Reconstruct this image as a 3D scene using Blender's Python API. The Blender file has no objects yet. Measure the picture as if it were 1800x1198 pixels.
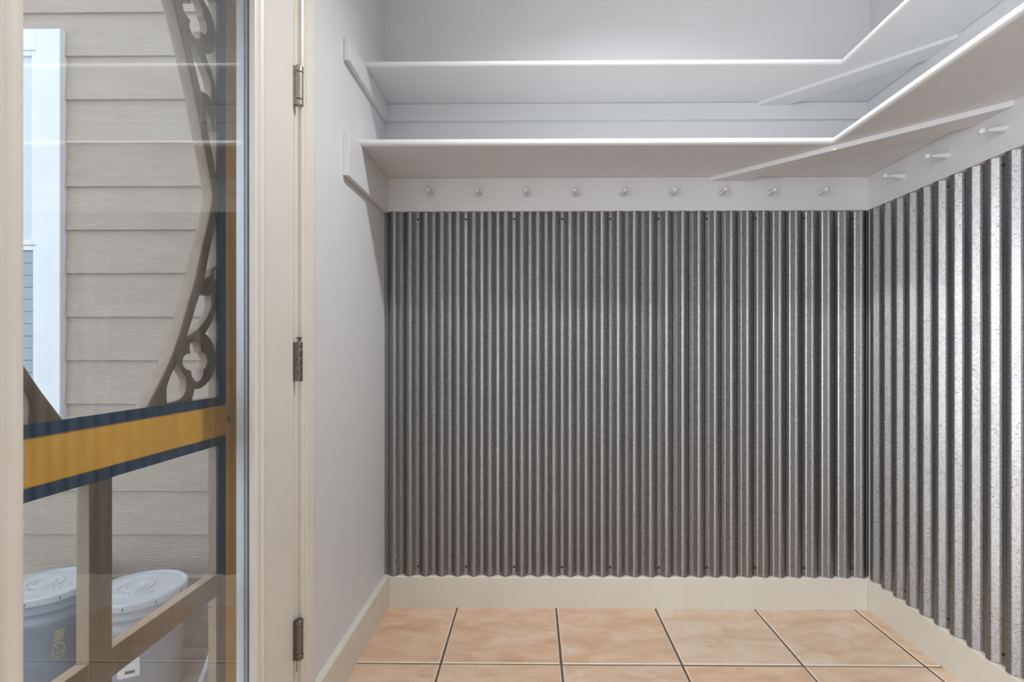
import bpy, bmesh, math, random
from mathutils import Vector, Matrix
random.seed(7)
scene = bpy.context.scene
C = scene.collection

# ------------------------------------------------------------------ camera
F_PX, CX, CY, EYE, YAW = 907.31, 926.45, 618.1, 1.0535, 0.0101
cam_d = bpy.data.cameras.new('camera')
cam_d.sensor_fit = 'HORIZONTAL'; cam_d.sensor_width = 36.0
cam_d.lens = F_PX / 1800 * 36
cam_d.shift_x = (900 - CX) / 1800
cam_d.shift_y = (CY - 599) / 1800
cam_d.clip_start = 0.02
cam = bpy.data.objects.new('camera', cam_d)
cam.location = (0, 0, EYE)
cam.rotation_euler = (math.pi / 2, 0, YAW)
C.objects.link(cam); scene.camera = cam

# ------------------------------------------------------------------ light and exposure
scene.view_settings.view_transform = 'Standard'
scene.view_settings.look = 'None'
scene.view_settings.gamma = 1.0
scene.view_settings.use_curve_mapping = False
scene.view_settings.exposure = 0.0

world = bpy.data.worlds.new('world'); scene.world = world
world.use_nodes = True
bg = world.node_tree.nodes['Background']
bg.inputs[0].default_value = (0.80, 0.88, 1.0, 1)
bg.inputs[1].default_value = 1.85

def light(name, kind, loc, power, color=(1, 1, 1), rot=(0, 0, 0), size=None, radius=None):
    d = bpy.data.lights.new(name, kind); d.energy = power; d.color = color
    if size: d.shape = 'RECTANGLE'; d.size, d.size_y = size
    if radius is not None: d.shadow_soft_size = radius
    o = bpy.data.objects.new(name, d); o.location = loc; o.rotation_euler = rot
    C.objects.link(o); return o
# the room's recessed ceiling lamp, above the middle of the floor
lamp = light('ceiling_lamp', 'SPOT', (0.40, 1.20, 2.70), 116, (0.97, 0.985, 1.0), radius=0.05)
lamp.data.spot_size = math.radians(150); lamp.data.spot_blend = 1.0
# added fill lamp at an invented window, left wall behind the viewer
light('left_fill_light', 'AREA', (-0.60, -0.52, 1.12), 54, (0.96, 0.985, 1.0), (0, -math.pi / 2, 0), (1.90, 1.36))
# weak added fill lamp at an invented window in the far wall
light('far_fill_light', 'AREA', (0.40, -2.17, 1.30), 0.8, (0.95, 0.98, 1.0), (math.pi / 2, 0, 0), (1.55, 1.90))

# ------------------------------------------------------------------ materials
def mat(name, color=(.8, .8, .8), rough=.5, metal=0.0, spec=.5):
    m = bpy.data.materials.new(name); m.use_nodes = True
    b = m.node_tree.nodes['Principled BSDF']
    b.inputs['Base Color'].default_value = (*color, 1)
    b.inputs['Roughness'].default_value = rough
    b.inputs['Metallic'].default_value = metal
    b.inputs['Specular IOR Level'].default_value = spec
    return m

class NT:
    """small node helper"""
    def __init__(s, m): s.t = m.node_tree; s.b = s.t.nodes['Principled BSDF']
    def n(s, kind, **kw):
        x = s.t.nodes.new(kind)
        for k, v in kw.items():
            if k in x.inputs.keys() if isinstance(k, str) else False: x.inputs[k].default_value = v
            else: setattr(x, k, v)
        return x
    def l(s, a, b): s.t.links.new(a, b)
    def coords(s, scale=(1, 1, 1), kind='Object'):
        tc = s.n('ShaderNodeTexCoord'); mp = s.n('ShaderNodeMapping')
        mp.inputs['Scale'].default_value = scale
        s.l(tc.outputs[kind], mp.inputs['Vector']); return mp.outputs['Vector']
    def noise(s, vec, scale, detail=4, rough=.55, dist=0):
        x = s.n('ShaderNodeTexNoise')
        x.inputs['Scale'].default_value = scale; x.inputs['Detail'].default_value = detail
        x.inputs['Roughness'].default_value = rough; x.inputs['Distortion'].default_value = dist
        if vec is not None: s.l(vec, x.inputs['Vector'])
        return x.outputs['Fac']
    def ramp(s, fac, stops):
        r = s.n('ShaderNodeValToRGB'); e = r.color_ramp.elements
        while len(e) < len(stops): e.new(.5)
        for k, (p, c) in enumerate(stops):
            e[k].position = p; e[k].color = (*c, 1) if len(c) == 3 else c
        s.l(fac, r.inputs['Fac']); return r.outputs['Color']
    def mix(s, fac, a, b, mode='MIX'):
        x = s.n('ShaderNodeMix', data_type='RGBA', blend_type=mode)
        for sock, v in ((x.inputs['Factor'], fac), (x.inputs['A'], a), (x.inputs['B'], b)):
            pass
        ins = [i for i in x.inputs if i.enabled]
        fa, aa, bb = x.inputs[0], x.inputs[6], x.inputs[7]
        for sock, v in ((fa, fac), (aa, a), (bb, b)):
            if isinstance(v, (int, float)): sock.default_value = v
            elif isinstance(v, tuple): sock.default_value = (*v, 1) if len(v) == 3 else v
            else: s.l(v, sock)
        return x.outputs[2]
    def math(s, op, a, b=None):
        x = s.n('ShaderNodeMath', operation=op)
        for k, v in enumerate((a, b)):
            if v is None: continue
            if isinstance(v, (int, float)): x.inputs[k].default_value = v
            else: s.l(v, x.inputs[k])
        return x.outputs[0]
    def bump(s, h, strength=.2, dist=.01):
        x = s.n('ShaderNodeBump'); x.inputs['Strength'].default_value = strength
        x.inputs['Distance'].default_value = dist
        s.l(h, x.inputs['Height']); s.l(x.outputs['Normal'], s.b.inputs['Normal'])

def paint(name, color, rough=.5, var=.03, bump=.05, scale=6):
    m = mat(name, color, rough); t = NT(m); v = t.coords()
    f = t.noise(v, scale, 3)
    lo = tuple(c * (1 - var) for c in color); hi = tuple(min(1, c * (1 + var)) for c in color)
    t.l(t.ramp(f, [(.3, lo), (.7, hi)]), t.b.inputs['Base Color'])
    if bump: t.bump(t.noise(v, 160, 2), bump, .002)
    return m

M = {}
M['wall'] = paint('wall_paint', (.645, .65, .66), .55, .012)
M['far'] = paint('taupe_wall_paint', (.30, .285, .27), .6, .02)
M['ceiling'] = paint('ceiling_paint', (.80, .80, .80), .7, .01)
M['white'] = paint('white_shelf_paint', (.64, .645, .655), .38, .015, .02)
M['cream'] = paint('cream_trim_paint', (.66, .62, .55), .35, .025, .03)
M['door'] = paint('cream_door_paint', (.68, .635, .575), .40, .02, .02)
M['sash'] = paint('white_outdoor_paint', (.86, .88, .90), .45, .03, .05)
M['liteout'] = mat('white_vinyl_frame', (.85, .87, .90), .3)
M['spacer'] = mat('grey_glazing_spacer', (.36, .42, .47), .4)
M['yellow'] = paint('ochre_varnish', (.82, .42, .05), .38, .10, .03, 9)
M['navy'] = paint('navy_retainer_paint', (.008, .040, .085), .35, .1, .02)
M['dark'] = mat('dark_screw_hole', (.012, .012, .012), .6)
M['grout'] = paint('brown_grout', (.13, .085, .055), .9, .15, .1, 30)
M['concrete'] = paint('grey_concrete', (.30, .29, .29), .85, .12, .2, 12)
M['gold'] = mat('gold_print', (.46, .40, .27), .45)
M['sticker'] = mat('white_sticker', (.75, .72, .70), .5)
M['stain'] = mat('dark_drip_stain', (.12, .10, .085), .6)
M['ink'] = mat('dark_print', (.10, .09, .09), .6)
M['reflected_siding'] = paint('blue_grey_reflection', (.42, .49, .56), .6, .05)
M['pole'] = mat('pale_metal_pole', (.55, .60, .66), .35)

def wood(name, a, b, rough=.55):
    m = mat(name, a, rough); t = NT(m)
    v = t.coords((18, 18, 1.6)); f = t.noise(v, 4, 5, .6, .6)
    t.l(t.ramp(f, [(.3, a), (.72, b)]), t.b.inputs['Base Color'])
    t.bump(f, .12, .002); return m
M['brown'] = wood('shaded_brown_wood', (.105, .072, .047), (.155, .11, .074))  # room faces: brown wood with indoor shade put into the colour
M['edge'] = wood('sky_lit_wood_edge', (.33, .25, .18), (.42, .32, .235))  # same wood paler, outdoor light put into the colour of its edges
M['stake'] = wood('tan_raw_wood', (.34, .23, .15), (.45, .31, .20))

# galvanised corrugated steel
m = mat('galvanised_steel', (.5, .5, .5), .36, 1.0); t = NT(m); M['steel'] = m
v = t.coords((1, 1, 1)); v2 = t.coords((34, 34, 150)); v3 = t.coords((60, 60, 2.0)); v4 = t.coords((3, 3, 1.2))
sp = t.noise(v, 140, 3, .7); scr = t.noise(v2, 3.2, 3, .6, .4); streak = t.noise(v3, 2, 3, .6); big = t.noise(v4, 2, 3)
col = t.ramp(sp, [(.30, (.215, .216, .218)), (.62, (.35, .352, .355))])
col = t.mix(t.ramp(streak, [(.35, (0, 0, 0)), (.75, (.55, .55, .55))]), col, (.275, .276, .279))
ck = t.ramp(scr, [(.35, (1, 1, 1)), (.40, (0, 0, 0))])
col = t.mix(ck, col, (.10, .10, .10))
t.l(col, t.b.inputs['Base Color'])
rr = t.ramp(big, [(.3, (.36, .36, .36)), (.7, (.47, .47, .47))])
t.l(rr, t.b.inputs['Roughness'])
tg = t.n('ShaderNodeTangent', direction_type='RADIAL', axis='Z'); t.l(tg.outputs[0], t.b.inputs['Tangent'])
t.b.inputs['Anisotropic'].default_value = .65; t.b.inputs['Anisotropic Rotation'].default_value = .25
t.bump(t.math('ADD', t.math('MULTIPLY', sp, .5), t.math('MULTIPLY', scr, .6)), .10, .002)

def metal(name, color, rough):
    m = mat(name, color, rough, 1.0); t = NT(m); v = t.coords((1, 1, .3)); f = t.noise(v, 220, 4, .7)
    t.l(t.ramp(f, [(.3, tuple(c * .75 for c in color)), (.7, tuple(min(1, c * 1.15) for c in color))]), t.b.inputs['Base Color'])
    return m
M['nickel'] = metal('antique_nickel', (.40, .37, .32), .34)
M['pewter'] = metal('dark_pewter', (.20, .185, .17), .38)

# floor tiles: per-tile tint attribute and worn pale edge
m = mat('terracotta_tile', (.55, .35, .22), .42); t = NT(m); M['tile'] = m
at = t.n('ShaderNodeAttribute', attribute_name='tint'); ed = t.n('ShaderNodeAttribute', attribute_name='rim')
v = t.coords((1.0, 1.9, 1)); off = t.n('ShaderNodeVectorMath', operation='ADD')
cmb = t.n('ShaderNodeCombineXYZ'); t.l(t.math('MULTIPLY', at.outputs['Fac'], 37.0), cmb.inputs[2])
t.l(v, off.inputs[0]); t.l(cmb.outputs[0], off.inputs[1])
a = t.noise(off.outputs[0], 6.5, 7, .62, .5); b2 = t.noise(off.outputs[0], 26, 5, .65, .8)
warm = t.ramp(a, [(.30, (.53, .325, .195)), (.50, (.66, .44, .29)), (.68, (.72, .545, .40))])
cool = t.ramp(a, [(.30, (.57, .41, .295)), (.50, (.66, .515, .39)), (.68, (.71, .60, .49))])
col = t.mix(at.outputs['Fac'], warm, cool)
col = t.mix(t.ramp(b2, [(.28, (.75, .75, .75)), (.40, (0, 0, 0))]), col, (.46, .29, .18))
col = t.mix(t.ramp(ed.outputs['Fac'], [(.2, (0, 0, 0)), (1, (.85, .85, .85))]), col, (.76, .64, .53))
t.l(col, t.b.inputs['Base Color'])
t.bump(t.math('ADD', a, t.math('MULTIPLY', b2, .4)), .12, .006)

# fibre-cement lap siding with embossed cedar grain
m = mat('tan_lap_siding', (.46, .40, .335), .7); t = NT(m); M['siding'] = m
tc = t.n('ShaderNodeTexCoord'); mp = t.n('ShaderNodeMapping'); mp.inputs['Scale'].default_value = (2.2, 2.2, 9)
t.l(tc.outputs['Object'], mp.inputs['Vector'])
w = t.n('ShaderNodeTexWave', wave_type='BANDS', bands_direction='Z'); w.inputs['Scale'].default_value = 5.5
w.inputs['Distortion'].default_value = 14; w.inputs['Detail'].default_value = 3; w.inputs['Detail Scale'].default_value = .7
t.l(mp.outputs[0], w.inputs['Vector'])
f = t.noise(t.coords((2, 2, 6)), 3, 4)
col = t.ramp(f, [(.3, (.445, .365, .30)), (.7, (.50, .415, .345))])
col = t.mix(t.ramp(w.outputs['Fac'], [(.0, (.35, .35, .35)), (.25, (0, 0, 0))]), col, (.375, .31, .255))
t.l(col, t.b.inputs['Base Color']); t.bump(w.outputs['Fac'], .35, .004)

def plastic(name, c):
    m = mat(name, c, .35); t = NT(m); f = t.noise(t.coords(), 14, 5, .6)
    t.l(t.ramp(f, [(.3, tuple(x * .85 for x in c)), (.7, c)]), t.b.inputs['Base Color']); return m
M['pail_a'] = plastic('blue_grey_pail', (.27, .34, .42))
M['pail_b'] = plastic('pale_grey_pail', (.40, .42, .44))
M['lid'] = plastic('white_pail_lid', (.60, .63, .67))

# clear glass: mirror reflection by viewing angle over a see-through pane
m = bpy.data.materials.new('clear_glass'); m.use_nodes = True; M['glass'] = m
nt = m.node_tree; nt.nodes.remove(nt.nodes['Principled BSDF'])
out = nt.nodes['Material Output']
tr = nt.nodes.new('ShaderNodeBsdfTransparent'); tr.inputs[0].default_value = (.975, .985, .985, 1)
gl = nt.nodes.new('ShaderNodeBsdfGlossy'); gl.inputs['Roughness'].default_value = 0.0; gl.inputs[0].default_value = (1, 1, 1, 1)
geo = nt.nodes.new('ShaderNodeNewGeometry'); dt = nt.nodes.new('ShaderNodeVectorMath'); dt.operation = 'DOT_PRODUCT'
nt.links.new(geo.outputs['Normal'], dt.inputs[0]); nt.links.new(geo.outputs['Incoming'], dt.inputs[1])
def mth(op, a, b=None):
    x = nt.nodes.new('ShaderNodeMath'); x.operation = op
    for k, v in enumerate((a, b)):
        if v is None: continue
        if isinstance(v, (int, float)): x.inputs[k].default_value = v
        else: nt.links.new(v, x.inputs[k])
    return x.outputs[0]
c = mth('ABSOLUTE', dt.outputs['Value']); fz = mth('POWER', mth('SUBTRACT', 1.0, c), 4.5)
fz = mth('ADD', mth('MULTIPLY', fz, .95), .026)
mx = nt.nodes.new('ShaderNodeMixShader')
nt.links.new(fz, mx.inputs[0]); nt.links.new(tr.outputs[0], mx.inputs[1]); nt.links.new(gl.outputs[0], mx.inputs[2])
nt.links.new(mx.outputs[0], out.inputs['Surface'])

# ------------------------------------------------------------------ helpers
def link(name, bm, m, parent=None, smooth=False, auto=None):
    me = bpy.data.meshes.new(name)
    bmesh.ops.recalc_face_normals(bm, faces=bm.faces)
    bm.to_mesh(me); bm.free()
    for x in (m if isinstance(m, (list, tuple)) else [m]): me.materials.append(x)
    if smooth: me.polygons.foreach_set('use_smooth', [True] * len(me.polygons))
    o = bpy.data.objects.new(name, me); C.objects.link(o)
    if auto: me.set_sharp_from_angle(angle=math.radians(auto))
    if parent: attach(o, parent)
    return o
def world_loc(o):
    return o.location + (world_loc(o.parent) if o.parent else Vector())
def attach(o, parent):
    o.parent = parent; o.location = -world_loc(parent) if o.location.length == 0 else o.location - world_loc(parent)
def empty(name, loc):
    o = bpy.data.objects.new(name, None); o.location = loc; o.empty_display_size = .05; C.objects.link(o); return o
def tag(o, label=None, cat=None, group=None, kind=None):
    if label: o['label'] = label
    if cat: o['category'] = cat
    if group: o['group'] = group
    if kind: o['kind'] = kind
    return o
def add_box(bm, a, b, bevel=0, seg=2):
    t = bmesh.new(); bmesh.ops.create_cube(t, size=1)
    a = Vector(a); b = Vector(b); c = (a + b) / 2; s = b - a
    for v in t.verts: v.co = Vector((v.co.x * s.x + c.x, v.co.y * s.y + c.y, v.co.z * s.z + c.z))
    if bevel: bmesh.ops.bevel(t, geom=t.edges[:], offset=bevel, segments=seg, profile=.5, affect='EDGES')
    join(bm, t)
def join(bm, t):
    mp = {v: bm.verts.new(v.co) for v in t.verts}
    for f in t.faces:
        nf = bm.faces.new([mp[v] for v in f.verts]); nf.material_index = f.material_index; nf.smooth = f.smooth
    t.free()
def box(name, a, b, m, parent=None, bevel=.0015, smooth=False):
    bm = bmesh.new(); add_box(bm, a, b, bevel); return link(name, bm, m, parent, smooth)
def add_sweep(bm, prof, p0, p1, ax, ay, cut0=(0, 0), cut1=(0, 0), caps=True):
    """straight run of a closed profile [(u,v)]: point = p + u*ax + v*ay; the ends are slid along the run by cut*(u) for mitres"""
    p0 = Vector(p0); p1 = Vector(p1); ax = Vector(ax); ay = Vector(ay); d = (p1 - p0).normalized()
    A = [bm.verts.new(p0 + u * ax + v * ay + d * (cut0[0] * u + cut0[1] * v)) for u, v in prof]
    B = [bm.verts.new(p1 + u * ax + v * ay + d * (cut1[0] * u + cut1[1] * v)) for u, v in prof]
    n = len(prof)
    for k in range(n): bm.faces.new((A[k], A[(k + 1) % n], B[(k + 1) % n], B[k]))
    if caps: bm.faces.new(A[::-1]); bm.faces.new(B)
def add_lathe(bm, prof, origin, axis, seg=24, cap=True):
    origin = Vector(origin); axis = Vector(axis).normalized()
    up = Vector((0, 0, 1)) if abs(axis.z) < .9 else Vector((1, 0, 0))
    e1 = axis.cross(up).normalized(); e2 = axis.cross(e1)
    rings = []
    for h, r in prof:
        if r < 1e-6: rings.append([bm.verts.new(origin + axis * h)])
        else: rings.append([bm.verts.new(origin + axis * h + (e1 * math.cos(2 * math.pi * k / seg) + e2 * math.sin(2 * math.pi * k / seg)) * r) for k in range(seg)])
    for a, b in zip(rings, rings[1:]):
        if len(a) == 1 and len(b) == 1: continue
        for k in range(seg):
            q = (k + 1) % seg
            if len(a) == 1: bm.faces.new((a[0], b[q], b[k]))
            elif len(b) == 1: bm.faces.new((a[k], a[q], b[0]))
            else: bm.faces.new((a[k], a[q], b[q], b[k]))
    if cap:
        if len(rings[0]) > 1: bm.faces.new(rings[0][::-1])
        if len(rings[-1]) > 1: bm.faces.new(rings[-1])
def add_prism(bm, poly, fn0, fn1):
    A = [bm.verts.new(fn0(*p)) for p in poly]; B = [bm.verts.new(fn1(*p)) for p in poly]; n = len(poly)
    bm.faces.new(A); bm.faces.new(B[::-1])
    for k in range(n): bm.faces.new((A[k], B[k], B[(k + 1) % n], A[(k + 1) % n]))
def plate_with_hole(bm, x0, x1, oy, oz, iy, iz):
    """slab between x0 and x1 with a rectangular hole"""
    (y0, y1), (z0, z1), (a0, a1), (b0, b1) = oy, oz, iy, iz
    O = [(y0, z0), (y1, z0), (y1, z1), (y0, z1)]; I = [(a0, b0), (a1, b0), (a1, b1), (a0, b1)]
    v = {(s, k, x): bm.verts.new((x, *(O if s == 'o' else I)[k])) for s in 'oi' for k in range(4) for x in (x0, x1)}
    for k in range(4):
        q = (k + 1) % 4
        for x in (x0, x1): bm.faces.new((v['o', k, x], v['o', q, x], v['i', q, x], v['i', k, x]))
        for s in 'oi': bm.faces.new((v[s, k, x0], v[s, q, x0], v[s, q, x1], v[s, k, x1]))

# ------------------------------------------------------------------ room shell
XL, XR, YB, YF, ZC = -.614, 1.392, 2.145, -2.20, 2.74
LWT = .125                                   # left wall thickness
DY0, DY1, DZ = .372, 1.352, 2.085            # rough door opening
def struct(o, label=None, cat=None):
    o['kind'] = 'structure'
    if label: o['label'] = label
    if cat: o['category'] = cat
    return o
struct(box('wall_back', (XL - .0, YB, -.02), (XR + .12, YB + .12, ZC + .02), M['wall'], bevel=0), 'pale grey back wall above the white shelves', 'wall')
struct(box('wall_right', (XR, YF - .12, -.02), (XR + .12, YB, ZC + .02), M['wall'], bevel=0), 'pale grey right wall behind the corrugated metal', 'wall')
bm = bmesh.new()
add_box(bm, (XL - LWT, DY1, -.02), (XL, YB + .12, ZC + .02))
WY0, WY1, WZ0, WZ1 = -1.27, .23, .12, 2.12     # hole for the added window behind the viewer
add_box(bm, (XL - LWT, WY1, -.02), (XL, DY0, ZC + .02)); add_box(bm, (XL - LWT, YF - .12, -.02), (XL, WY0, ZC + .02))
add_box(bm, (XL - LWT, WY0, -.02), (XL, WY1, WZ0)); add_box(bm, (XL - LWT, WY0, WZ1), (XL, WY1, ZC + .02))
add_box(bm, (XL - LWT, DY0, DZ), (XL, DY1, ZC + .02))
struct(link('wall_left', bm, M['wall']), 'pale grey left wall beside the glazed door', 'wall')
bm = bmesh.new(); VX0, VX1, VZ0, VZ1 = -.42, 1.22, .30, 2.30
add_box(bm, (XL, YF - .12, -.02), (VX0, YF, ZC + .02)); add_box(bm, (VX1, YF - .12, -.02), (XR, YF, ZC + .02))
add_box(bm, (VX0, YF - .12, -.02), (VX1, YF, VZ0)); add_box(bm, (VX0, YF - .12, VZ1), (VX1, YF, ZC + .02))
struct(link('wall_front', bm, M['far']), 'taupe wall behind the viewer', 'wall')
struct(box('ceiling', (XL - LWT, YF - .12, ZC), (XR + .12, YB + .12, ZC + .10), M['ceiling'], bevel=0), 'white ceiling above the shelves', 'ceiling')

# floor: grout bed with bevelled tiles, one mesh
bm = bmesh.new(); ltint = bm.faces.layers.float.new('tint'); lrim = bm.faces.layers.float.new('rim')
add_box(bm, (XL, YF, -.04), (XR, YB, -.0030))
for f in bm.faces: f.material_index = 1
TW, GX, GY, G = .4072, -.309, 1.744, .0035
tints = {(-1, 0): .05, (0, 0): .12, (1, 0): .18, (2, 0): .80, (3, 0): .55, (4, 0): .5}
for i in range(-1, 5):
    for j in range(0, -11, -1):
        x0, x1 = GX + i * TW + G, GX + (i + 1) * TW - G
        y0, y1 = GY + j * TW + G, GY + (j + 1) * TW - G
        x0 = max(x0, XL + .002); x1 = min(x1, XR - .002); y0 = max(y0, YF + .002); y1 = min(y1, YB - .003)
        if x1 - x0 < .01 or y1 - y0 < .01: continue
        tint = tints.get((i, j), random.random() * .6)
        jit = lambda: (random.random() - .5) * .0022
        q = [Vector((x0 + jit(), y0 + jit(), 0)), Vector((x1 + jit(), y0 + jit(), 0)), Vector((x1 + jit(), y1 + jit(), 0)), Vector((x0 + jit(), y1 + jit(), 0))]
        cen = sum(q, Vector()) / 4
        rings = []
        for ins, z in ((0, -.006), (.0004, -.0022), (.0022, -.0006), (.0048, 0)):
            ring = []
            for p in q:
                d = Vector((math.copysign(ins, cen.x - p.x), math.copysign(ins, cen.y - p.y), 0))
                ring.append(bm.verts.new(p + d + Vector((0, 0, z))))
            rings.append(ring)
        for k, (A, B) in enumerate(zip(rings, rings[1:])):
            for s in range(4):
                f = bm.faces.new((A[s], A[(s + 1) % 4], B[(s + 1) % 4], B[s])); f[ltint] = tint; f[lrim] = 1.0 if k else .3
        f = bm.faces.new(rings[-1]); f[ltint] = tint; f[lrim] = 0
struct(link('floor', bm, [M['tile'], M['grout']]), 'floor of square terracotta tiles with brown grout', 'floor')

# baseboards
def bprof(h, th): return [(0, 0), (th, 0), (th, h - .004), (th - .003, h), (0, h)]
BH, BT = .1285, .0225
bm = bmesh.new(); add_sweep(bm, bprof(BH, BT), (XL, YB, .0), (XR, YB, .0), (0, -1, 0), (0, 0, 1), (1, 0), (-1, 0))
struct(link('baseboard_back', bm, M['cream']), 'cream baseboard under the back corrugated metal', 'baseboard')
bm = bmesh.new(); add_sweep(bm, bprof(BH, .0205), (XL, 1.418, 0), (XL, YB, 0), (1, 0, 0), (0, 0, 1), (0, 0), (-1, 0))
struct(link('baseboard_left', bm, M['cream']), 'cream baseboard along the left wall beside the door casing', 'baseboard')
bm = bmesh.new(); add_sweep(bm, bprof(BH, .0205), (XR, YB, 0), (XR, YF, 0), (-1, 0, 0), (0, 0, 1), (1, 0), (0, 0))
struct(link('baseboard_right', bm, M['cream']), 'cream baseboard under the right corrugated metal', 'baseboard')

# unseen windows made up to house the two fill lamps
w = struct(empty('added_window_left', (XL, (WY0 + WY1) / 2, WZ0)), 'added white framed window behind the viewer, housing the left fill lamp', 'window')
bm = bmesh.new()
for a, b in (((XL - .1, WY0, WZ0), (XL - .02, WY0 + .05, WZ1)), ((XL - .1, WY1 - .05, WZ0), (XL - .02, WY1, WZ1)),
             ((XL - .1, WY0 + .05, WZ0), (XL - .02, WY1 - .05, WZ0 + .05)), ((XL - .1, WY0 + .05, WZ1 - .05), (XL - .02, WY1 - .05, WZ1))):
    add_box(bm, a, b, .003)
link('window_frame', bm, M['white'], w)
box('glass_pane', (XL - .062, WY0 + .045, WZ0 + .045), (XL - .056, WY1 - .045, WZ1 - .045), M['glass'], w, bevel=0)

w = struct(empty('added_window_far', ((VX0 + VX1) / 2, YF, VZ0)), 'added white framed window behind the viewer, housing the far fill lamp', 'window')  # made up as well, for the far fill lamp
bm = bmesh.new(); plate_with_hole(bm, 0, .08, (VX0, VX1), (VZ0, VZ1), (VX0 + .05, VX1 - .05), (VZ0 + .05, VZ1 - .05))
for v in bm.verts: v.co = Vector((v.co.y, YF - .10 + v.co.x, v.co.z))
link('window_frame', bm, M['white'], w)
box('glass_pane', (VX0 + .045, YF - .062, VZ0 + .045), (VX1 - .045, YF - .056, VZ1 - .045), M['glass'], w, bevel=0)

# ------------------------------------------------------------------ corrugated metal
PIT, AMP = .0665, .0098
def corrugated(name, s0, s1, phase, pt, z0, z1, label):
    """pt(s, out) -> (x, y) ; out is measured from the mean surface into the room"""
    bm = bmesh.new(); prev = None; NZ = 6
    half = [(0, 1.0), (.080, .975), (.155, .70), (.345, -.70), (.42, -.975), (.5, -1.0)]
    prof = half + [(1 - f, h) for f, h in half[-2:0:-1]]              # one pitch, crest at 0: flats joined by tight bends
    fine = []
    for k, (f, h) in enumerate(prof):
        f0, h0 = prof[k - 1]; f1, h1 = prof[(k + 1) % len(prof)]
        if k == 0: f0 -= 1
        if f1 < f: f1 += 1
        if h in (1.0, -1.0): fine.append((f, h)); continue
        r = .010
        for d in (-r, 0, r):
            ff, hh = (f0, h0) if d < 0 else (f1, h1)
            t_ = abs(d) / abs(ff - f); fine.append((f + d, h + (hh - h) * t_ * (1 if d else 0) - (0)))
        pa, pb = fine[-3], fine[-1]; fine[-2] = (f, .5 * h + .25 * (pa[1] + pb[1]) - (.022 if abs(h) > .9 else 0))
    stations = []
    k0 = math.floor((s0 - phase) / PIT) - 1
    for kk in range(k0, k0 + int((s1 - s0) / PIT) + 4):
        for f, h in fine: stations.append((phase + PIT / 2 + (kk + f) * PIT, h * AMP))
    for i_, (s, o) in enumerate(stations):
        if s < s0:
            if stations[i_ + 1][0] <= s0: continue
            s = s0
        if s > s1: break
        col = []
        for q in range(NZ + 1):
            z = z0 + (z1 - z0) * q / NZ
            col.append(bm.verts.new((*pt(s, o), z)))
        if prev:
            for q in range(NZ): bm.faces.new((prev[q], col[q], col[q + 1], prev[q + 1]))
        prev = col
    me_bm = bm
    bmesh.ops.recalc_face_normals(me_bm, faces=me_bm.faces)
    ext = bmesh.ops.solidify(me_bm, geom=me_bm.faces[:], thickness=.0006)
    o = link(name, me_bm, M['steel'], None, True, 50)
    return tag(o, label, 'metal panel')
p0 = 1.3207
back_panel = corrugated('corrugated_metal_panel', XL + .0015, 1.3885, p0, lambda s, o: (s, YB - .0128 - o), BH + .0015, 1.6305,
                        'corrugated galvanised metal sheet covering the back wall below the peg rail')
r_phase = 2.0295 - PIT / 2 + .004
right_panel = corrugated('corrugated_metal_panel', YF + .02, YB - .008, r_phase, lambda s, o: (XR - .0128 - o, s), BH + .0015, 1.6305,
                         'corrugated galvanised metal sheet on the right wall, brightly lit')
def screw(parent, base, axis):
    bm = bmesh.new(); add_lathe(bm, [(-.001, .0044), (.0015, .0044), (.0028, .0030), (.003, .0)], base, axis, 12)
    return link('screw', bm, M['dark'], parent, True, 40)
for k in range(10):
    x = p0 - (9 - k) * 3 * PIT
    for z in (1.6035, .1625): screw(back_panel, (x, YB - .0045, z), (0, -1, 0))
for y in (1.930, 1.730, 1.5305):
    ph = round((y - r_phase) / PIT) * PIT + r_phase
    for z in (1.6035, .1625): screw(right_panel, (XR - .0045, ph, z), (-1, 0, 0))

# ------------------------------------------------------------------ shelves
def nose(r, n=8):      # half round, u = outwards, v = up; thickness 2r
    return [(-.002, -r)] + [(r * .8 * math.sin(math.pi * k / n), -r * math.cos(math.pi * k / n)) for k in range(n + 1)] + [(-.002, r)]
SY0 = YF + .01              # near end of the run on the right wall
def shelf(name, z0, z1, yf, xf, label):
    root = tag(empty(name, (.4, YB, z0)), label, 'shelf', 'white wall shelves')
    r = (z1 - z0) / 2; b = r * .8
    ye, xe = yf + b, xf + b                  # where the flat board ends
    bm = bmesh.new()
    add_prism(bm, [(XL + .0005, YB - .0005), (XL + .0005, ye), (xe, ye), (XR - .0005, YB - .0005)], lambda x, y: (x, y, z0), lambda x, y: (x, y, z1))
    link('board', bm, M['white'], root)
    bm = bmesh.new()
    add_prism(bm, [(xe + .0002, ye), (xe + .0002, SY0), (XR - .0005, SY0), (XR - .0005, YB - .001)], lambda x, y: (x, y, z0), lambda x, y: (x, y, z1))
    link('board', bm, M['white'], root)
    zc = (z0 + z1) / 2; pr = nose(r * 1.02)
    bm = bmesh.new(); add_sweep(bm, pr, (XL + .0005, ye, zc), (xe - .0004, ye, zc), (0, -1, 0), (0, 0, 1), (0, 0), (-1, 0), False)
    link('nosing', bm, M['white'], root, True, 40)
    bm = bmesh.new(); add_sweep(bm, pr, (xe, ye - .0004, zc), (xe, SY0, zc), (-1, 0, 0), (0, 0, 1), (1, 0), (0, 0), False)
    link('nosing', bm, M['white'], root, True, 40)
    return root
ZL0, ZL1, ZU0, ZU1 = 1.7696, 1.7935, 2.0770, 2.0975
RAIL0 = 1.6315
low = shelf('shelf', ZL0, ZL1, 1.787, 1.0345, 'lower white corner shelf just above the row of pegs')
upp = shelf('shelf', ZU0, ZU1, 1.8465, 1.1005, 'upper white corner shelf near the ceiling')
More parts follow.
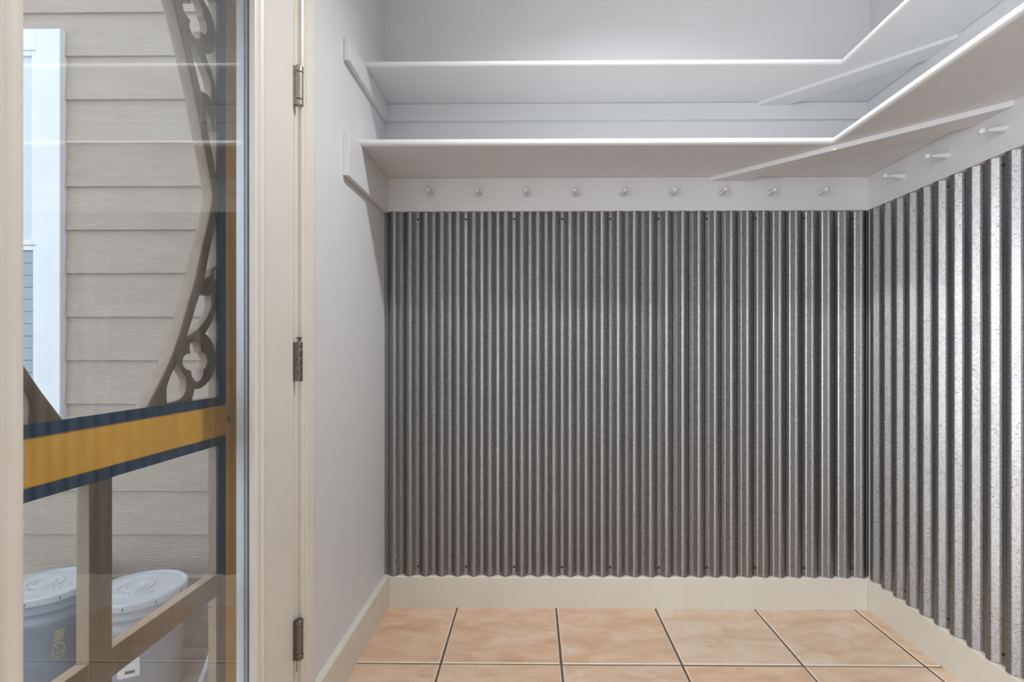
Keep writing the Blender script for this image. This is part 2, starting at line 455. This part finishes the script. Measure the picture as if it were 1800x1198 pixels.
# cleats
box('cleat', (XL, 1.668, RAIL0 - .006), (XL + .0195, YB - .026, ZL0 - .0005), M['white'], low, .0015)
box('cleat', (XL, 1.6735, 2.003), (XL + .0185, YB - .021, ZU0 - .0005), M['white'], upp, .003)
box('cleat', (XL + .0005, YB - .020, 2.008), (XR - .0005, YB, ZU0 - .0005), M['white'], upp, .002)
box('cleat', (XR - .020, SY0, 2.008), (XR, YB - .021, ZU0 - .0005), M['white'], upp, .002)
# flat diagonal brace under the lower shelf, running from rail to rail
bm = bmesh.new()
add_prism(bm, [(.7260, YB - .0255), (.858, YB - .0255), (XR - .0235, 1.610), (XR - .0235, 1.4790)],
          lambda x, y: (x, y, ZL0 - .0175), lambda x, y: (x, y, ZL0 - .0003))
tag(link('brace', bm, M['white'], low), 'flat white board set diagonally under the shelf')
bm = bmesh.new()
add_prism(bm, [(.925, YB - .0205), (1.050, YB - .0205), (XR - .0205, 1.800), (XR - .0205, 1.675)],
          lambda x, y: (x, y, ZU0 - .013), lambda x, y: (x, y, ZU0 - .0003))
tag(link('brace', bm, M['white'], upp), 'flat white board set diagonally under the shelf')

# ------------------------------------------------------------------ peg rails
back_rail = tag(empty('peg_rail', (.4, YB - .025, RAIL0)), 'white peg rail along the back wall with nine round-tipped pegs', 'peg rail', 'white peg rails')
box('rail_board', (XL + .0005, YB - .025, RAIL0), (XR - .0005, YB, ZL0 - .0005), M['white'], back_rail, .001)
right_rail = tag(empty('peg_rail', (XR - .023, 1.2, RAIL0)), 'white peg rail along the right wall above the bright metal', 'peg rail', 'white peg rails')
box('rail_board', (XR - .023, SY0, RAIL0), (XR, YB - .0255, ZL0 - .0005), M['white'], right_rail, .001)
peg_prof = [(-.003, .0100), (.004, .0102), (.020, .0088), (.040, .0062), (.0535, .0050), (.0565, .0056)]
peg_prof += [(.0655 - .0105 * math.cos(a), .0105 * math.sin(a)) for a in [math.radians(x) for x in (38, 55, 75, 95, 115, 135, 155, 170)]] + [(.076, 0)]
def peg(parent, base, axis):
    bm = bmesh.new(); add_lathe(bm, peg_prof, (0, 0, 0), axis, 20)
    o = link('peg', bm, M['white'], None, True, 60); o.location = base; attach(o, parent); return o
px = [-.4165, -.2212, -.0252, .1705, .3692, .5686, .7676, .962, 1.1645]
for k, x in enumerate(px): peg(back_rail, (x, YB - .025, 1.6985), (0, -1, random.uniform(-.05, .02) + (.05 if k == 6 else 0)))
for y, t in ((1.9165, .05), (1.7123, -.03), (1.5062, -.12), (1.300, 0)):
    peg(right_rail, (XR - .023, y, 1.7005), (-1, .05, t))

# ------------------------------------------------------------------ door casing and frame
def add_casing(bm, y_in, sgn, z0, z1):
    """side casing; y_in is the edge next to the door, sgn points away from the opening"""
    W, T = .068, .0195
    pr = [(0, 0), (0, .009), (.004, .0125), (.010, .0125), (.0125, .0105), (.0155, .0105), (.018, .0150), (.050, T), (.062, T), (.0665, T - .003), (W, T - .008), (W, 0)]
    add_sweep(bm, pr, (XL, y_in, z0), (XL, y_in, z1), (0, sgn, 0), (1, 0, 0))
CI = 1.3475                                   # inner edge of the far casing
tr = struct(empty('trim_1', (XL, .866, 0)), 'cream door casing around the glazed door', 'door casing')
bm = bmesh.new(); add_casing(bm, CI, 1, 0, 2.16); link('side_casing', bm, M['cream'], tr)
bm = bmesh.new(); add_casing(bm, .3845, -1, 0, 2.16); link('side_casing', bm, M['cream'], tr)
box('head_casing', (XL, .3845, 2.092), (XL + .0195, CI, 2.16), M['cream'], tr, .003)
bm = bmesh.new()
add_box(bm, (XL - LWT, 1.3265, 0), (XL - .0005, DY1, DZ), .001); add_box(bm, (XL - LWT, DY0, 0), (XL - .0005, .4055, DZ), .001)
add_box(bm, (XL - LWT, .4055, 2.0585), (XL - .0005, 1.3265, DZ), .001)
add_box(bm, (XL - .066, 1.3135, 0), (XL - .052, 1.3265, 2.0585)); add_box(bm, (XL - .066, .4055, 0), (XL - .052, .4185, 2.0585))
link('jamb', bm, M['cream'], tr)
tag(box('drip_stain', (XL - .002, 1.3390, .220), (XL + .0004, 1.3420, .259), M['stain'], tr, .0003), 'dark drip stain below the lowest hinge')
box('threshold', (XL - LWT, .4055, -.02), (XL - .005, 1.3265, .012), M['cream'], tr, .003)

# ------------------------------------------------------------------ glazed door
LY0, LY1, LZ0, LZ1 = .609, 1.120, .27, 1.905  # clear opening of the lite
FW = .0455                                    # lite frame width
X_IN, X_OUT = XL + .0020, XL - .0255
door = struct(empty('door_1', (XL, 1.3195, 0)), 'cream door with one tall glass lite on the left wall', 'door')
bm = bmesh.new()
plate_with_hole(bm, X_IN, X_OUT, (.4085, 1.3185), (.016, 2.0545), (LY0 - .012, LY1 + .012), (LZ0 - .012, LZ1 + .012))
link('door_slab', bm, M['door'], door)
def add_lite_frame(bm, xs, sgn, depth):
    # profile: u from the outer edge inwards, v out of the door face
    pr = [(0, -.001), (0, .004), (.003, .0085), (.008, .0105), (.014, .0100), (.018, .0070), (.022, .0062), (.026, .0085), (.033, .0100), (.040, .0095), (.0445, .0065), (FW, .002), (FW, -depth), (FW - .011, -depth), (FW - .011, -.001)]
    y0, y1, z0, z1 = LY0 - FW, LY1 + FW, LZ0 - FW, LZ1 + FW
    ax = Vector((sgn, 0, 0))
    add_sweep(bm, pr, (xs, y1, z0), (xs, y1, z1), (0, -1, 0), ax, (1, 0), (-1, 0))
    add_sweep(bm, pr, (xs, y0, z0), (xs, y0, z1), (0, 1, 0), ax, (1, 0), (-1, 0))
    add_sweep(bm, pr, (xs, y0, z0), (xs, y1, z0), (0, 0, 1), ax, (1, 0), (-1, 0))
    add_sweep(bm, pr, (xs, y0, z1), (xs, y1, z1), (0, 0, -1), ax, (1, 0), (-1, 0))
bm = bmesh.new(); add_lite_frame(bm, X_IN, 1, .0055); link('lite_frame', bm, M['door'], door, True, 30)
bm = bmesh.new(); add_lite_frame(bm, X_OUT, -1, .0100); tag(link('lite_frame', bm, M['liteout'], door, True, 30), 'white outer frame of the door glass')
GI, GO = X_IN - .0075, X_OUT + .0120          # pane centres
bm = bmesh.new(); plate_with_hole(bm, GI - .0022, GO + .0022, (LY0 - .010, LY1 + .010), (LZ0 - .010, LZ1 + .010), (LY0 + .001, LY1 - .001), (LZ0 + .001, LZ1 - .001))
tag(link('glazing_spacer', bm, M['spacer'], door), 'grey spacer strip around the glass')
for g in (GI, GO):
    box('glass_pane', (g - .0018, LY0 - .009, LZ0 - .009), (g + .0018, LY1 + .009, LZ1 + .009), M['glass'], door, bevel=0)
# hinges
HY, HX = 1.3235, XL + .0135
def hinge(zc, spring, m, label):
    h = empty('hinge', (HX, HY, zc)); attach(h, door); h['label'] = label
    H = .0505
    bm = bmesh.new(); add_box(bm, (XL - .003, 1.3135, zc - H), (XL + .0045, HY - .004, zc + H), .0006); add_box(bm, (XL - .001, HY - .008, zc - H * .98), (XL + .012, HY - .003, zc + H * .98), .0006)
    link('leaf', bm, m, h)
    bm = bmesh.new(); r = .0102 if spring else .0082
    if spring:
        for a, b, rr in ((-1, -.70, r * 1.04), (-.69, .69, r), (.70, 1.03, r * 1.04)):
            add_lathe(bm, [(a * H, rr * .80), (a * H + .0015, rr), (b * H - .0012, rr), (b * H, rr * .9)], (HX, HY, zc), (0, 0, 1), 20)
        add_lathe(bm, [(.69 * H, r * .8), (.70 * H, r * .8)], (HX, HY, zc), (0, 0, 1), 16)
        add_lathe(bm, [(-.70 * H, r * .8), (-.69 * H, r * .8)], (HX, HY, zc), (0, 0, 1), 16)
    else:
        ks = [(-1, -.61), (-.60, -.22), (-.21, .20), (.21, .64), (.65, 1)]
        for a, b in ks: add_lathe(bm, [(a * H, r * .93), (a * H + .001, r), (b * H - .001, r), (b * H, r * .93)], (HX, HY, zc), (0, 0, 1), 18)
    link('barrel', bm, m, h, True, 40)
    if not spring:
        bm = bmesh.new(); add_lathe(bm, [(H, .004), (H + .008, .004), (H + .009, .0075), (H + .0115, .0075), (H + .0125, .006)], (HX, HY, zc), (0, 0, 1), 16)
        link('pin', bm, m, h, True, 40)
    else:
        bm = bmesh.new(); add_lathe(bm, [(H * 1.03 - .001, .0055), (H * 1.03 + .0006, .0055)], (HX, HY, zc), (0, 0, 1), 16)
        link('tension_cap', bm, M['pewter'], h, True, 40)
    return h
hinge(1.7365, True, M['nickel'], 'satin nickel spring hinge at the top of the door')
hinge(1.0285, False, M['pewter'], 'dark hinge with raised pin at mid height')
hinge(.3130, True, M['pewter'], 'tarnished spring hinge near the floor')
# knob on the far stile
bm = bmesh.new(); add_lathe(bm, [(0, .032), (.006, .032), (.008, .014), (.03, .012), (.038, .022), (.052, .027), (.064, .022), (.068, 0)], (X_IN, .475, .95), (1, 0, 0), 24)
link('door_knob', bm, M['nickel'], door, True, 40)

# ------------------------------------------------------------------ screen door outside
SX, ST = -.715, .022                          # room side face and thickness
sd = tag(empty('screen_door', (SX - ST / 2, .866, 0)), 'ochre wooden screen door with curved fretwork brackets, behind the door glass', 'screen door')
OY0, OY1 = .565, 1.167                        # clear openings
BAND = .0275
sy0, sy1 = OY0 - BAND, OY1 + BAND
def rail_z(u): return EYE + (u - EYE)
R0, R1 = .8605, .9310                         # ochre face of the lock rail
B0, B1 = .8411, .9500                         # outer limits of its dark bands
TOP = 1.850 + .02
X0 = SX - ST
bm = bmesh.new()
box('stile', (X0, sy1, .03), (SX, 1.3120, 2.045), M['yellow'], sd)
box('stile', (X0, .4200, .03), (SX, sy0, 2.045), M['yellow'], sd)
box('rail', (X0, sy0, R0), (SX, sy1, R1), M['yellow'], sd, 0)
box('rail', (X0, sy0, 1.868), (SX, sy1, 2.045), M['yellow'], sd, 0)
box('rail', (X0, sy0, .03), (SX, sy1, .20), M['yellow'], sd, 0)
box('plug', (SX - .002, 1.2035, .890), (SX + .0012, 1.2135, .904), M['ink'], sd, .0005)
bm.free()
def band(z0, z1):
    bm = bmesh.new()
    plate_with_hole(bm, SX - .004, SX + .0015, (sy0, sy1), (z0, z1), (OY0, OY1), (z0 + .0195, z1 - .0195))
    tag(link('retainer', bm, M['navy'], sd), 'dark navy strip around the opening')
    bm = bmesh.new()
    plate_with_hole(bm, X0, SX - .0042, (sy0, sy1), (z0, z1), (OY0, OY1), (z0 + .0195, z1 - .0195))
    link('inner_frame', bm, M['edge'], sd)
band(R1, 1.868); band(.20, R0)
def to_yz(px, py, X=SX):
    u = (px - CX) / F_PX; v = -(py - CY) / F_PX
    c, s = math.cos(YAW), math.sin(YAW)
    dx, dy, dz = c * u - s, s * u + c, v
    k = X / dx
    return (dy * k, EYE + dz * k)
def smooth_poly(pts, closed=True, n=5):
    out = []; N = len(pts)
    for i in range(N if closed else N - 1):
        p = [pts[(i + d) % N] if closed else pts[min(max(i + d, 0), N - 1)] for d in (-1, 0, 1, 2)]
        for k in range(n):
            t = k / n
            out.append(tuple(.5 * (2 * p[1][a] + (p[2][a] - p[0][a]) * t + (2 * p[0][a] - 5 * p[1][a] + 4 * p[2][a] - p[3][a]) * t * t + (3 * p[1][a] - p[0][a] - 3 * p[2][a] + p[3][a]) * t ** 3) for a in (0, 1)))
    if not closed: out.append(pts[-1])
    return out
def plate(loops, x0, x1, bevel):
    """filled outline(s) in the door plane, extruded from x0 to x1 -> bmesh"""
    cu = bpy.data.curves.new('outline', 'CURVE'); cu.dimensions = '2D'; cu.fill_mode = 'BOTH'
    cu.extrude = abs(x1 - x0) / 2 - bevel; cu.bevel_depth = bevel; cu.bevel_resolution = 2; cu.offset = -bevel
    for lp in loops:
        sp = cu.splines.new('POLY'); sp.points.add(len(lp) - 1); sp.use_cyclic_u = True
        for q, (y, z) in zip(sp.points, lp): q.co = (y, z, 0, 1)
    o = bpy.data.objects.new('outline', cu); C.objects.link(o)
    dg = bpy.context.evaluated_depsgraph_get(); me = bpy.data.meshes.new_from_object(o.evaluated_get(dg))
    bm = bmesh.new(); bm.from_mesh(me); bpy.data.meshes.remove(me)
    bpy.data.objects.remove(o); bpy.data.curves.remove(cu)
    xc = (x0 + x1) / 2
    for v in bm.verts: v.co = Vector((xc + v.co.z, v.co.x, v.co.y))
    bmesh.ops.remove_doubles(bm, verts=bm.verts, dist=.0001)
    return bm
ZM, YM = 1.4005, .866
zp = lambda x, y: to_yz(230 + x / 4.131, 440 + y / 4.131)
Lc = [(374, 345), (371.5, 365), (364, 402), (354.5, 440), (342.5, 495), (329.5, 540), (317.5, 582), (303, 624), (284.5, 665), (266.5, 700), (256.5, 719)]
Rc = [(385, 345), (384, 372), (376.5, 411), (370, 440), (361, 488), (351, 522), (332, 585), (319, 625), (310, 643), (300, 665), (294.5, 685), (296, 719)]
L = [to_yz(*p) for p in Lc]; R = [to_yz(*p) for p in Rc]
mir = lambda p: (p[0], 2 * ZM - p[1])
Lf = [mir(p) for p in L[:0:-1]] + L; Rf = [mir(p) for p in R[:0:-1]] + R
bow = smooth_poly(Lf, False, 4) + smooth_poly(Rf, False, 4)[::-1]
ring = smooth_poly([zp(*p) for p in [(400, 650), (470, 612), (545, 600), (598, 655), (624, 735), (626, 825), (606, 908), (560, 970), (500, 1005), (448, 965), (400, 900), (362, 830), (352, 740), (365, 680)]])
def lobes(c, pts): return pts
hole_px = [[(448, 748), (440, 700), (455, 666), (488, 658), (514, 690), (522, 738)], [(522, 738), (548, 746), (566, 790), (560, 838), (540, 862)],
           [(540, 862), (536, 905), (508, 945), (472, 945), (455, 905), (450, 870)], [(450, 870), (414, 858), (391, 820), (396, 775), (420, 752), (448, 748)]]
hole = []
for h_ in hole_px: hole += smooth_poly([zp(*p) for p in h_], False, 3)[:-1]
cres = smooth_poly([zp(*p) for p in [(630, 300), (630, 400), (613, 490), (580, 560), (545, 612), (480, 645), (400, 655), (425, 622), (475, 588), (530, 535), (575, 468), (598, 395), (597, 325)]])
flame = smooth_poly([zp(*p) for p in [(630, 116), (602, 135), (590, 180), (555, 206), (528, 250), (505, 290), (540, 318), (575, 328), (606, 310), (625, 280), (632, 240), (618, 200), (613, 160)]])
stub = smooth_poly([zp(*p) for p in [(385, 850), (415, 920), (422, 980), (405, 1040), (360, 1085), (290, 1106), (262, 1132), (440, 1130), (465, 1070), (484, 1005), (510, 985), (450, 900)]])
def place(loops, my, mz):
    f = lambda p: (2 * YM - p[0] if my else p[0], 2 * ZM - p[1] if mz else p[1])
    return [[f(p) for p in lp] for lp in loops]
def paint_lit_edges(o):  # paler copy with painted daylight on faces turned away from the room
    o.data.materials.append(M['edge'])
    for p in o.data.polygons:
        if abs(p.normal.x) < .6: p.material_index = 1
for my in (False, True):
    bm = plate(place([bow], my, False), SX - .026, SX + .001, .006)
    paint_lit_edges(link('arch_rib', bm, M['brown'], sd, True, 40))
    for mz in (False, True):
        bm = bmesh.new()
        for k, lp in enumerate(([ring, hole], [cres], [flame], [stub])):
            join(bm, plate(place(lp, my, mz), SX - .021 - .0002 * k, SX - .003 - .0004 * k, .002))
        paint_lit_edges(link('fretwork', bm, M['brown'], sd, True, 40))
# lower panel bars
BZ0, BZ1 = .4998, .5500
zlo = .20 + .0195
paint_lit_edges(box('mullion', (X0, .8260, zlo), (SX, .8720, B0), M['brown'], sd))
for a, b in ((OY0, .8259), (.8721, OY1)):
    paint_lit_edges(box('cross_bar', (X0 + .0003, a, BZ0), (SX - .0003, b, BZ1), M['brown'], sd))

# ------------------------------------------------------------------ porch: siding wall, window, floor
SYW = 2.108; EXPO = .1788; Z0S = .1253
bm = bmesh.new(); XA, XB = -4.2, XL - LWT
prof = []
for k in range(16):
    z = Z0S + EXPO * k
    prof += [(-.0075, z), (.0025, z + EXPO)]
A = [bm.verts.new((XA, SYW + .004 + y, z)) for y, z in prof] + [bm.verts.new((XA, SYW + .10, prof[-1][1])), bm.verts.new((XA, SYW + .10, Z0S))]
B = [bm.verts.new((XB, v.co.y, v.co.z)) for v in A]
for k in range(len(A)): bm.faces.new((A[k], A[(k + 1) % len(A)], B[(k + 1) % len(A)], B[k]))
bm.faces.new(A[::-1]); bm.faces.new(B)
struct(link('wall_exterior', bm, M['siding']), 'taupe lap siding wall of the porch seen through the door glass', 'wall')
PF = -.170
struct(box('wall_foundation', (XA, SYW + .012, PF - .1), (XB, SYW + .10, Z0S - .0005), M['concrete'], bevel=0), 'grey concrete foundation below the lap siding', 'wall')
struct(box('floor_porch', (XA, -2.6, PF - .10), (XB, SYW + .10, PF), M['concrete'], bevel=0), 'grey concrete porch floor outside the door', 'floor')
# outside window
wn = struct(empty('window_1', (-2.42, SYW, .76)), 'white trimmed window in the taupe siding, left of the buckets', 'window')
TX1, TX0, TZ0, TZ1 = -1.9236, -2.92, .735, 2.3690
TF = SYW - .026
cw = .099
box('casing', (TX1 - cw, TF, TZ0), (TX1, SYW + .03, TZ1), M['sash'], wn, .002)
box('casing', (TX0, TF, TZ0), (TX0 + cw, SYW + .03, TZ1), M['sash'], wn, .002)
box('head_casing', (TX0 + cw, TF, 2.2820), (TX1 - cw, SYW + .03, TZ1), M['sash'], wn, .002)
box('sill', (TX0 + cw, TF - .012, TZ0 - .01), (TX1 - cw, SYW + .03, TZ0 + .03), M['sash'], wn, .002)
ix0, ix1 = TX0 + cw, TX1 - cw
def sash(name, z0, z1, y, m_in):
    fw = .020
    bm = bmesh.new()
    for a, b in (((ix0, y, z0), (ix0 + fw, y + .009, z1)), ((ix1 - fw, y, z0), (ix1, y + .009, z1)), ((ix0 + fw, y, z0), (ix1 - fw, y + .009, z0 + fw)), ((ix0 + fw, y, z1 - fw), (ix1 - fw, y + .009, z1))):
        add_box(bm, a, b, .002)
    s = link(name, bm, M['sash'], wn)
    box('glass_pane', (ix0 + fw - .004, y + .003, z0 + fw - .004), (ix1 - fw + .004, y + .0055, z1 - fw + .004), M['glass'], s, bevel=0)
    bm = bmesh.new()
    z = z0 + .004
    if m_in is None:
        add_box(bm, (ix0 + .002, y + .010, z), (ix1 - .002, y + .0125, z1 - .004)); z = z1
        link('shade', bm, M['sash'], s); return
    while z < z1 - .01:
        add_box(bm, (ix0 + .002, y + .010, z), (ix1 - .002, y + .0125, min(z + .0475, z1 - .002))); z += .050
    link('reflected_siding', bm, m_in, s)  # slats stand in for siding mirrored in the lower pane
sash('upper_sash', 1.49, 2.281, TF + .003, None)
sash('lower_sash', TZ0 + .031, 1.489, TF + .0085, M['reflected_siding'])

# ------------------------------------------------------------------ buckets
def cyl_patch(bm, cx, cy, r, a0, a1, z0, z1, n=10, th=.0006):
    rows = []
    for k in range(n + 1):
        a = a0 + (a1 - a0) * k / n
        rows.append([bm.verts.new((cx + (r + d) * math.cos(a), cy + (r + d) * math.sin(a), z)) for d, z in ((0, z0), (th, z0), (th, z1), (0, z1))])
    for p, q in zip(rows, rows[1:]):
        for s in range(4): bm.faces.new((p[s], p[(s + 1) % 4], q[(s + 1) % 4], q[s]))
    bm.faces.new(rows[0]); bm.faces.new(rows[-1][::-1])
def bucket(cx, cy, r, zt, m, label):
    b = tag(empty('bucket', (cx, cy, PF)), label, 'bucket', 'lidded buckets on the porch')
    rb, rt = r * .86, r * .955; H = zt - PF - .012
    def rad(z): return rb + (rt - rb) * z / H
    pr = [(0, rb - .012), (.004, rb - .003), (.012, rad(.012))]
    for z in (H - .095, H - .090, H - .072, H - .066, H - .050, H - .045, H - .040, H - .034, H - .015, H):
        rib = .005 if z in (H - .090, H - .072, H - .045, H - .040) else 0
        pr.append((z, rad(z) + rib))
    bm = bmesh.new(); add_lathe(bm, pr, (cx, cy, PF), (0, 0, 1), 64)
    link('body', bm, m, b, True, 50)
    # lid with skirt and raised rim
    zb = H - .014 + .0
    pr = [(zb, r - .001), (zb + .002, r), (zb + .022, r), (zb + .026, r - .003), (zb + .0265, r - .010), (zb + .020, r - .013), (zb + .019, r - .020), (zb + .0195, r * .45), (zb + .019, 0)]
    bm = bmesh.new(); add_lathe(bm, pr, (cx, cy, PF), (0, 0, 1), 72)
    # tear tabs round the skirt
    ld = link('lid', bm, M['lid'], b, True, 35)
    zt_ = PF + zb + .0195
    for nm, r0, r1 in (('ring', .050, .058), ('ring', .030, .034)):
        bm = bmesh.new(); add_lathe(bm, [(-.001, r0), (.0025, r0 + .001), (.0025, r1 - .001), (-.001, r1)], (cx - .02, cy + .01, zt_), (0, 0, 1), 40, cap=False)
        link('embossed_ring', bm, M['lid'], ld, True, 30)
    bm = bmesh.new()
    rnd = random.Random(int(abs(cx) * 1000))
    for k in range(11):                        # moulded wavy lettering pads round the ring
        a = -2.6 + k * .2; q = .095
        add_box(bm, (cx - .02 + q * math.cos(a) - .008, cy + .01 + q * .62 * math.sin(a) - .006, zt_ - .001), (cx - .02 + q * math.cos(a) + .008, cy + .01 + q * .62 * math.sin(a) + .006, zt_ + .0025), .0012)
    link('embossing', bm, M['lid'], ld)
    for k in range(5):
        a = -2.45 + k * .62
        bm = bmesh.new(); cyl_patch(bm, cx, cy, r, a - .012, a + .012, PF + zb + .006, PF + zb + .015, 2, .0008)
        link('tear_slot', bm, M['ink'], ld)
    return b, rad
b1, rad1 = bucket(-1.783, 1.880, .148, .205, M['pail_a'], 'blue-grey lidded bucket with gold printed emblem, left of the screen door bar')
b2, rad2 = bucket(-1.425, 1.855, .150, .205, M['pail_b'], 'pale grey lidded bucket with white sticker, right of the screen door bar')
def on_bucket(px, py, cx, cy, r):
    """angle and height where a sight line meets a bucket wall"""
    u = (px - CX) / F_PX; v = -(py - CY) / F_PX; c, s = math.cos(YAW), math.sin(YAW)
    d = Vector((c * u - s, s * u + c, v)); A = d.x ** 2 + d.y ** 2; Bq = -(d.x * cx + d.y * cy); Cq = cx * cx + cy * cy - r * r
    k = (-Bq - math.sqrt(max(Bq * Bq - A * Cq, 0))) / A
    return math.atan2(d.y * k - cy, d.x * k - cx), EYE + d.z * k
# gold emblem: stacked bars, ring and slash
r1 = .1345
a0, z0 = on_bucket(103, 1142, -1.783, 1.880, r1); _, zq = on_bucket(103, 1118, -1.783, 1.880, r1)
rs = rad1(z0 - PF) + .0003
bm = bmesh.new()
RR = .030
n = 40
for k in range(n):
    t0, t1 = 2 * math.pi * k / n, 2 * math.pi * (k + 1) / n
    if 3.5 < t0 < 4.0: continue
    vs = []
    for tt, q in ((t0, RR), (t0, RR - .0055), (t1, RR - .0055), (t1, RR)):
        a = a0 + .62 * q * math.cos(tt) / rs; z = z0 + q * math.sin(tt)
        vs.append((a, z))
    lo = [bm.verts.new((-1.783 + rad1(z - PF) * math.cos(a), 1.880 + rad1(z - PF) * math.sin(a), z)) for a, z in vs]
    hi = [bm.verts.new((-1.783 + (rad1(z - PF) + .0009) * math.cos(a), 1.880 + (rad1(z - PF) + .0009) * math.sin(a), z)) for a, z in vs]
    bm.faces.new(hi); bm.faces.new(lo[::-1])
    for s in range(4): bm.faces.new((lo[s], lo[(s + 1) % 4], hi[(s + 1) % 4], hi[s]))
for za, zb_, da, db in ((-.011, -.0065, -.75, .2), (-.0105, -.0065, .1, .8), (-.027, -.022, -.35, .45), (.003, .017, -.28, -.12)):
    cyl_patch(bm, -1.783, 1.880, rad1(z0 + zb_ - PF), a0 + .62 * da * RR / rs, a0 + .62 * db * RR / rs, z0 + za, z0 + zb_, 6)
for k in range(4):
    zz = zq - .014 + k * .0105
    cyl_patch(bm, -1.783, 1.880, rad1(zz + .007 - PF), a0 - (.45 - .03 * k) * RR / rs, a0 + (.40 + .05 * k) * RR / rs, zz, zz + .0068, 6)
tag(link('emblem', bm, M['gold'], b1), 'gold printed ring and bars')
r2 = .136
a1, z1 = on_bucket(228, 1172, -1.425, 1.855, r2); rs2 = rad2(z1 - PF) + .0003
bm = bmesh.new(); cyl_patch(bm, -1.425, 1.855, rs2, a1 - .26, a1 + .20, z1 - .035, z1 + .055, 12)
st = link('sticker', bm, M['sticker'], b2)
bm = bmesh.new(); cyl_patch(bm, -1.425, 1.855, rs2 + .0006, a1 - .10, a1 + .10, z1 - .022, z1 - .012, 6)
link('print', bm, M['ink'], st)

# poles leaning outside beside the screen door
def rod(name, p0, p1, r, m, label, cat):
    p0 = Vector(p0); p1 = Vector(p1); Ln = (p1 - p0).length
    bm = bmesh.new(); add_lathe(bm, [(0, r * .6), (.004, r), (Ln - .004, r), (Ln, r * .6)], p0, p1 - p0, 16)
    return tag(link(name, bm, m, None, True, 40), label, cat)
rod('pole', (-1.186, 1.80, PF + .002), (-.757, 1.80, 1.045), .0085, M['pole'], 'pale metal pole leaning outside behind the screen door stile', 'pole')
rod('wooden_stake', (-1.185, 1.93, PF + .003), (-.758, 1.95, .90), .012, M['stake'], 'tan wooden stake leaning outside behind the pale pole', 'stake')
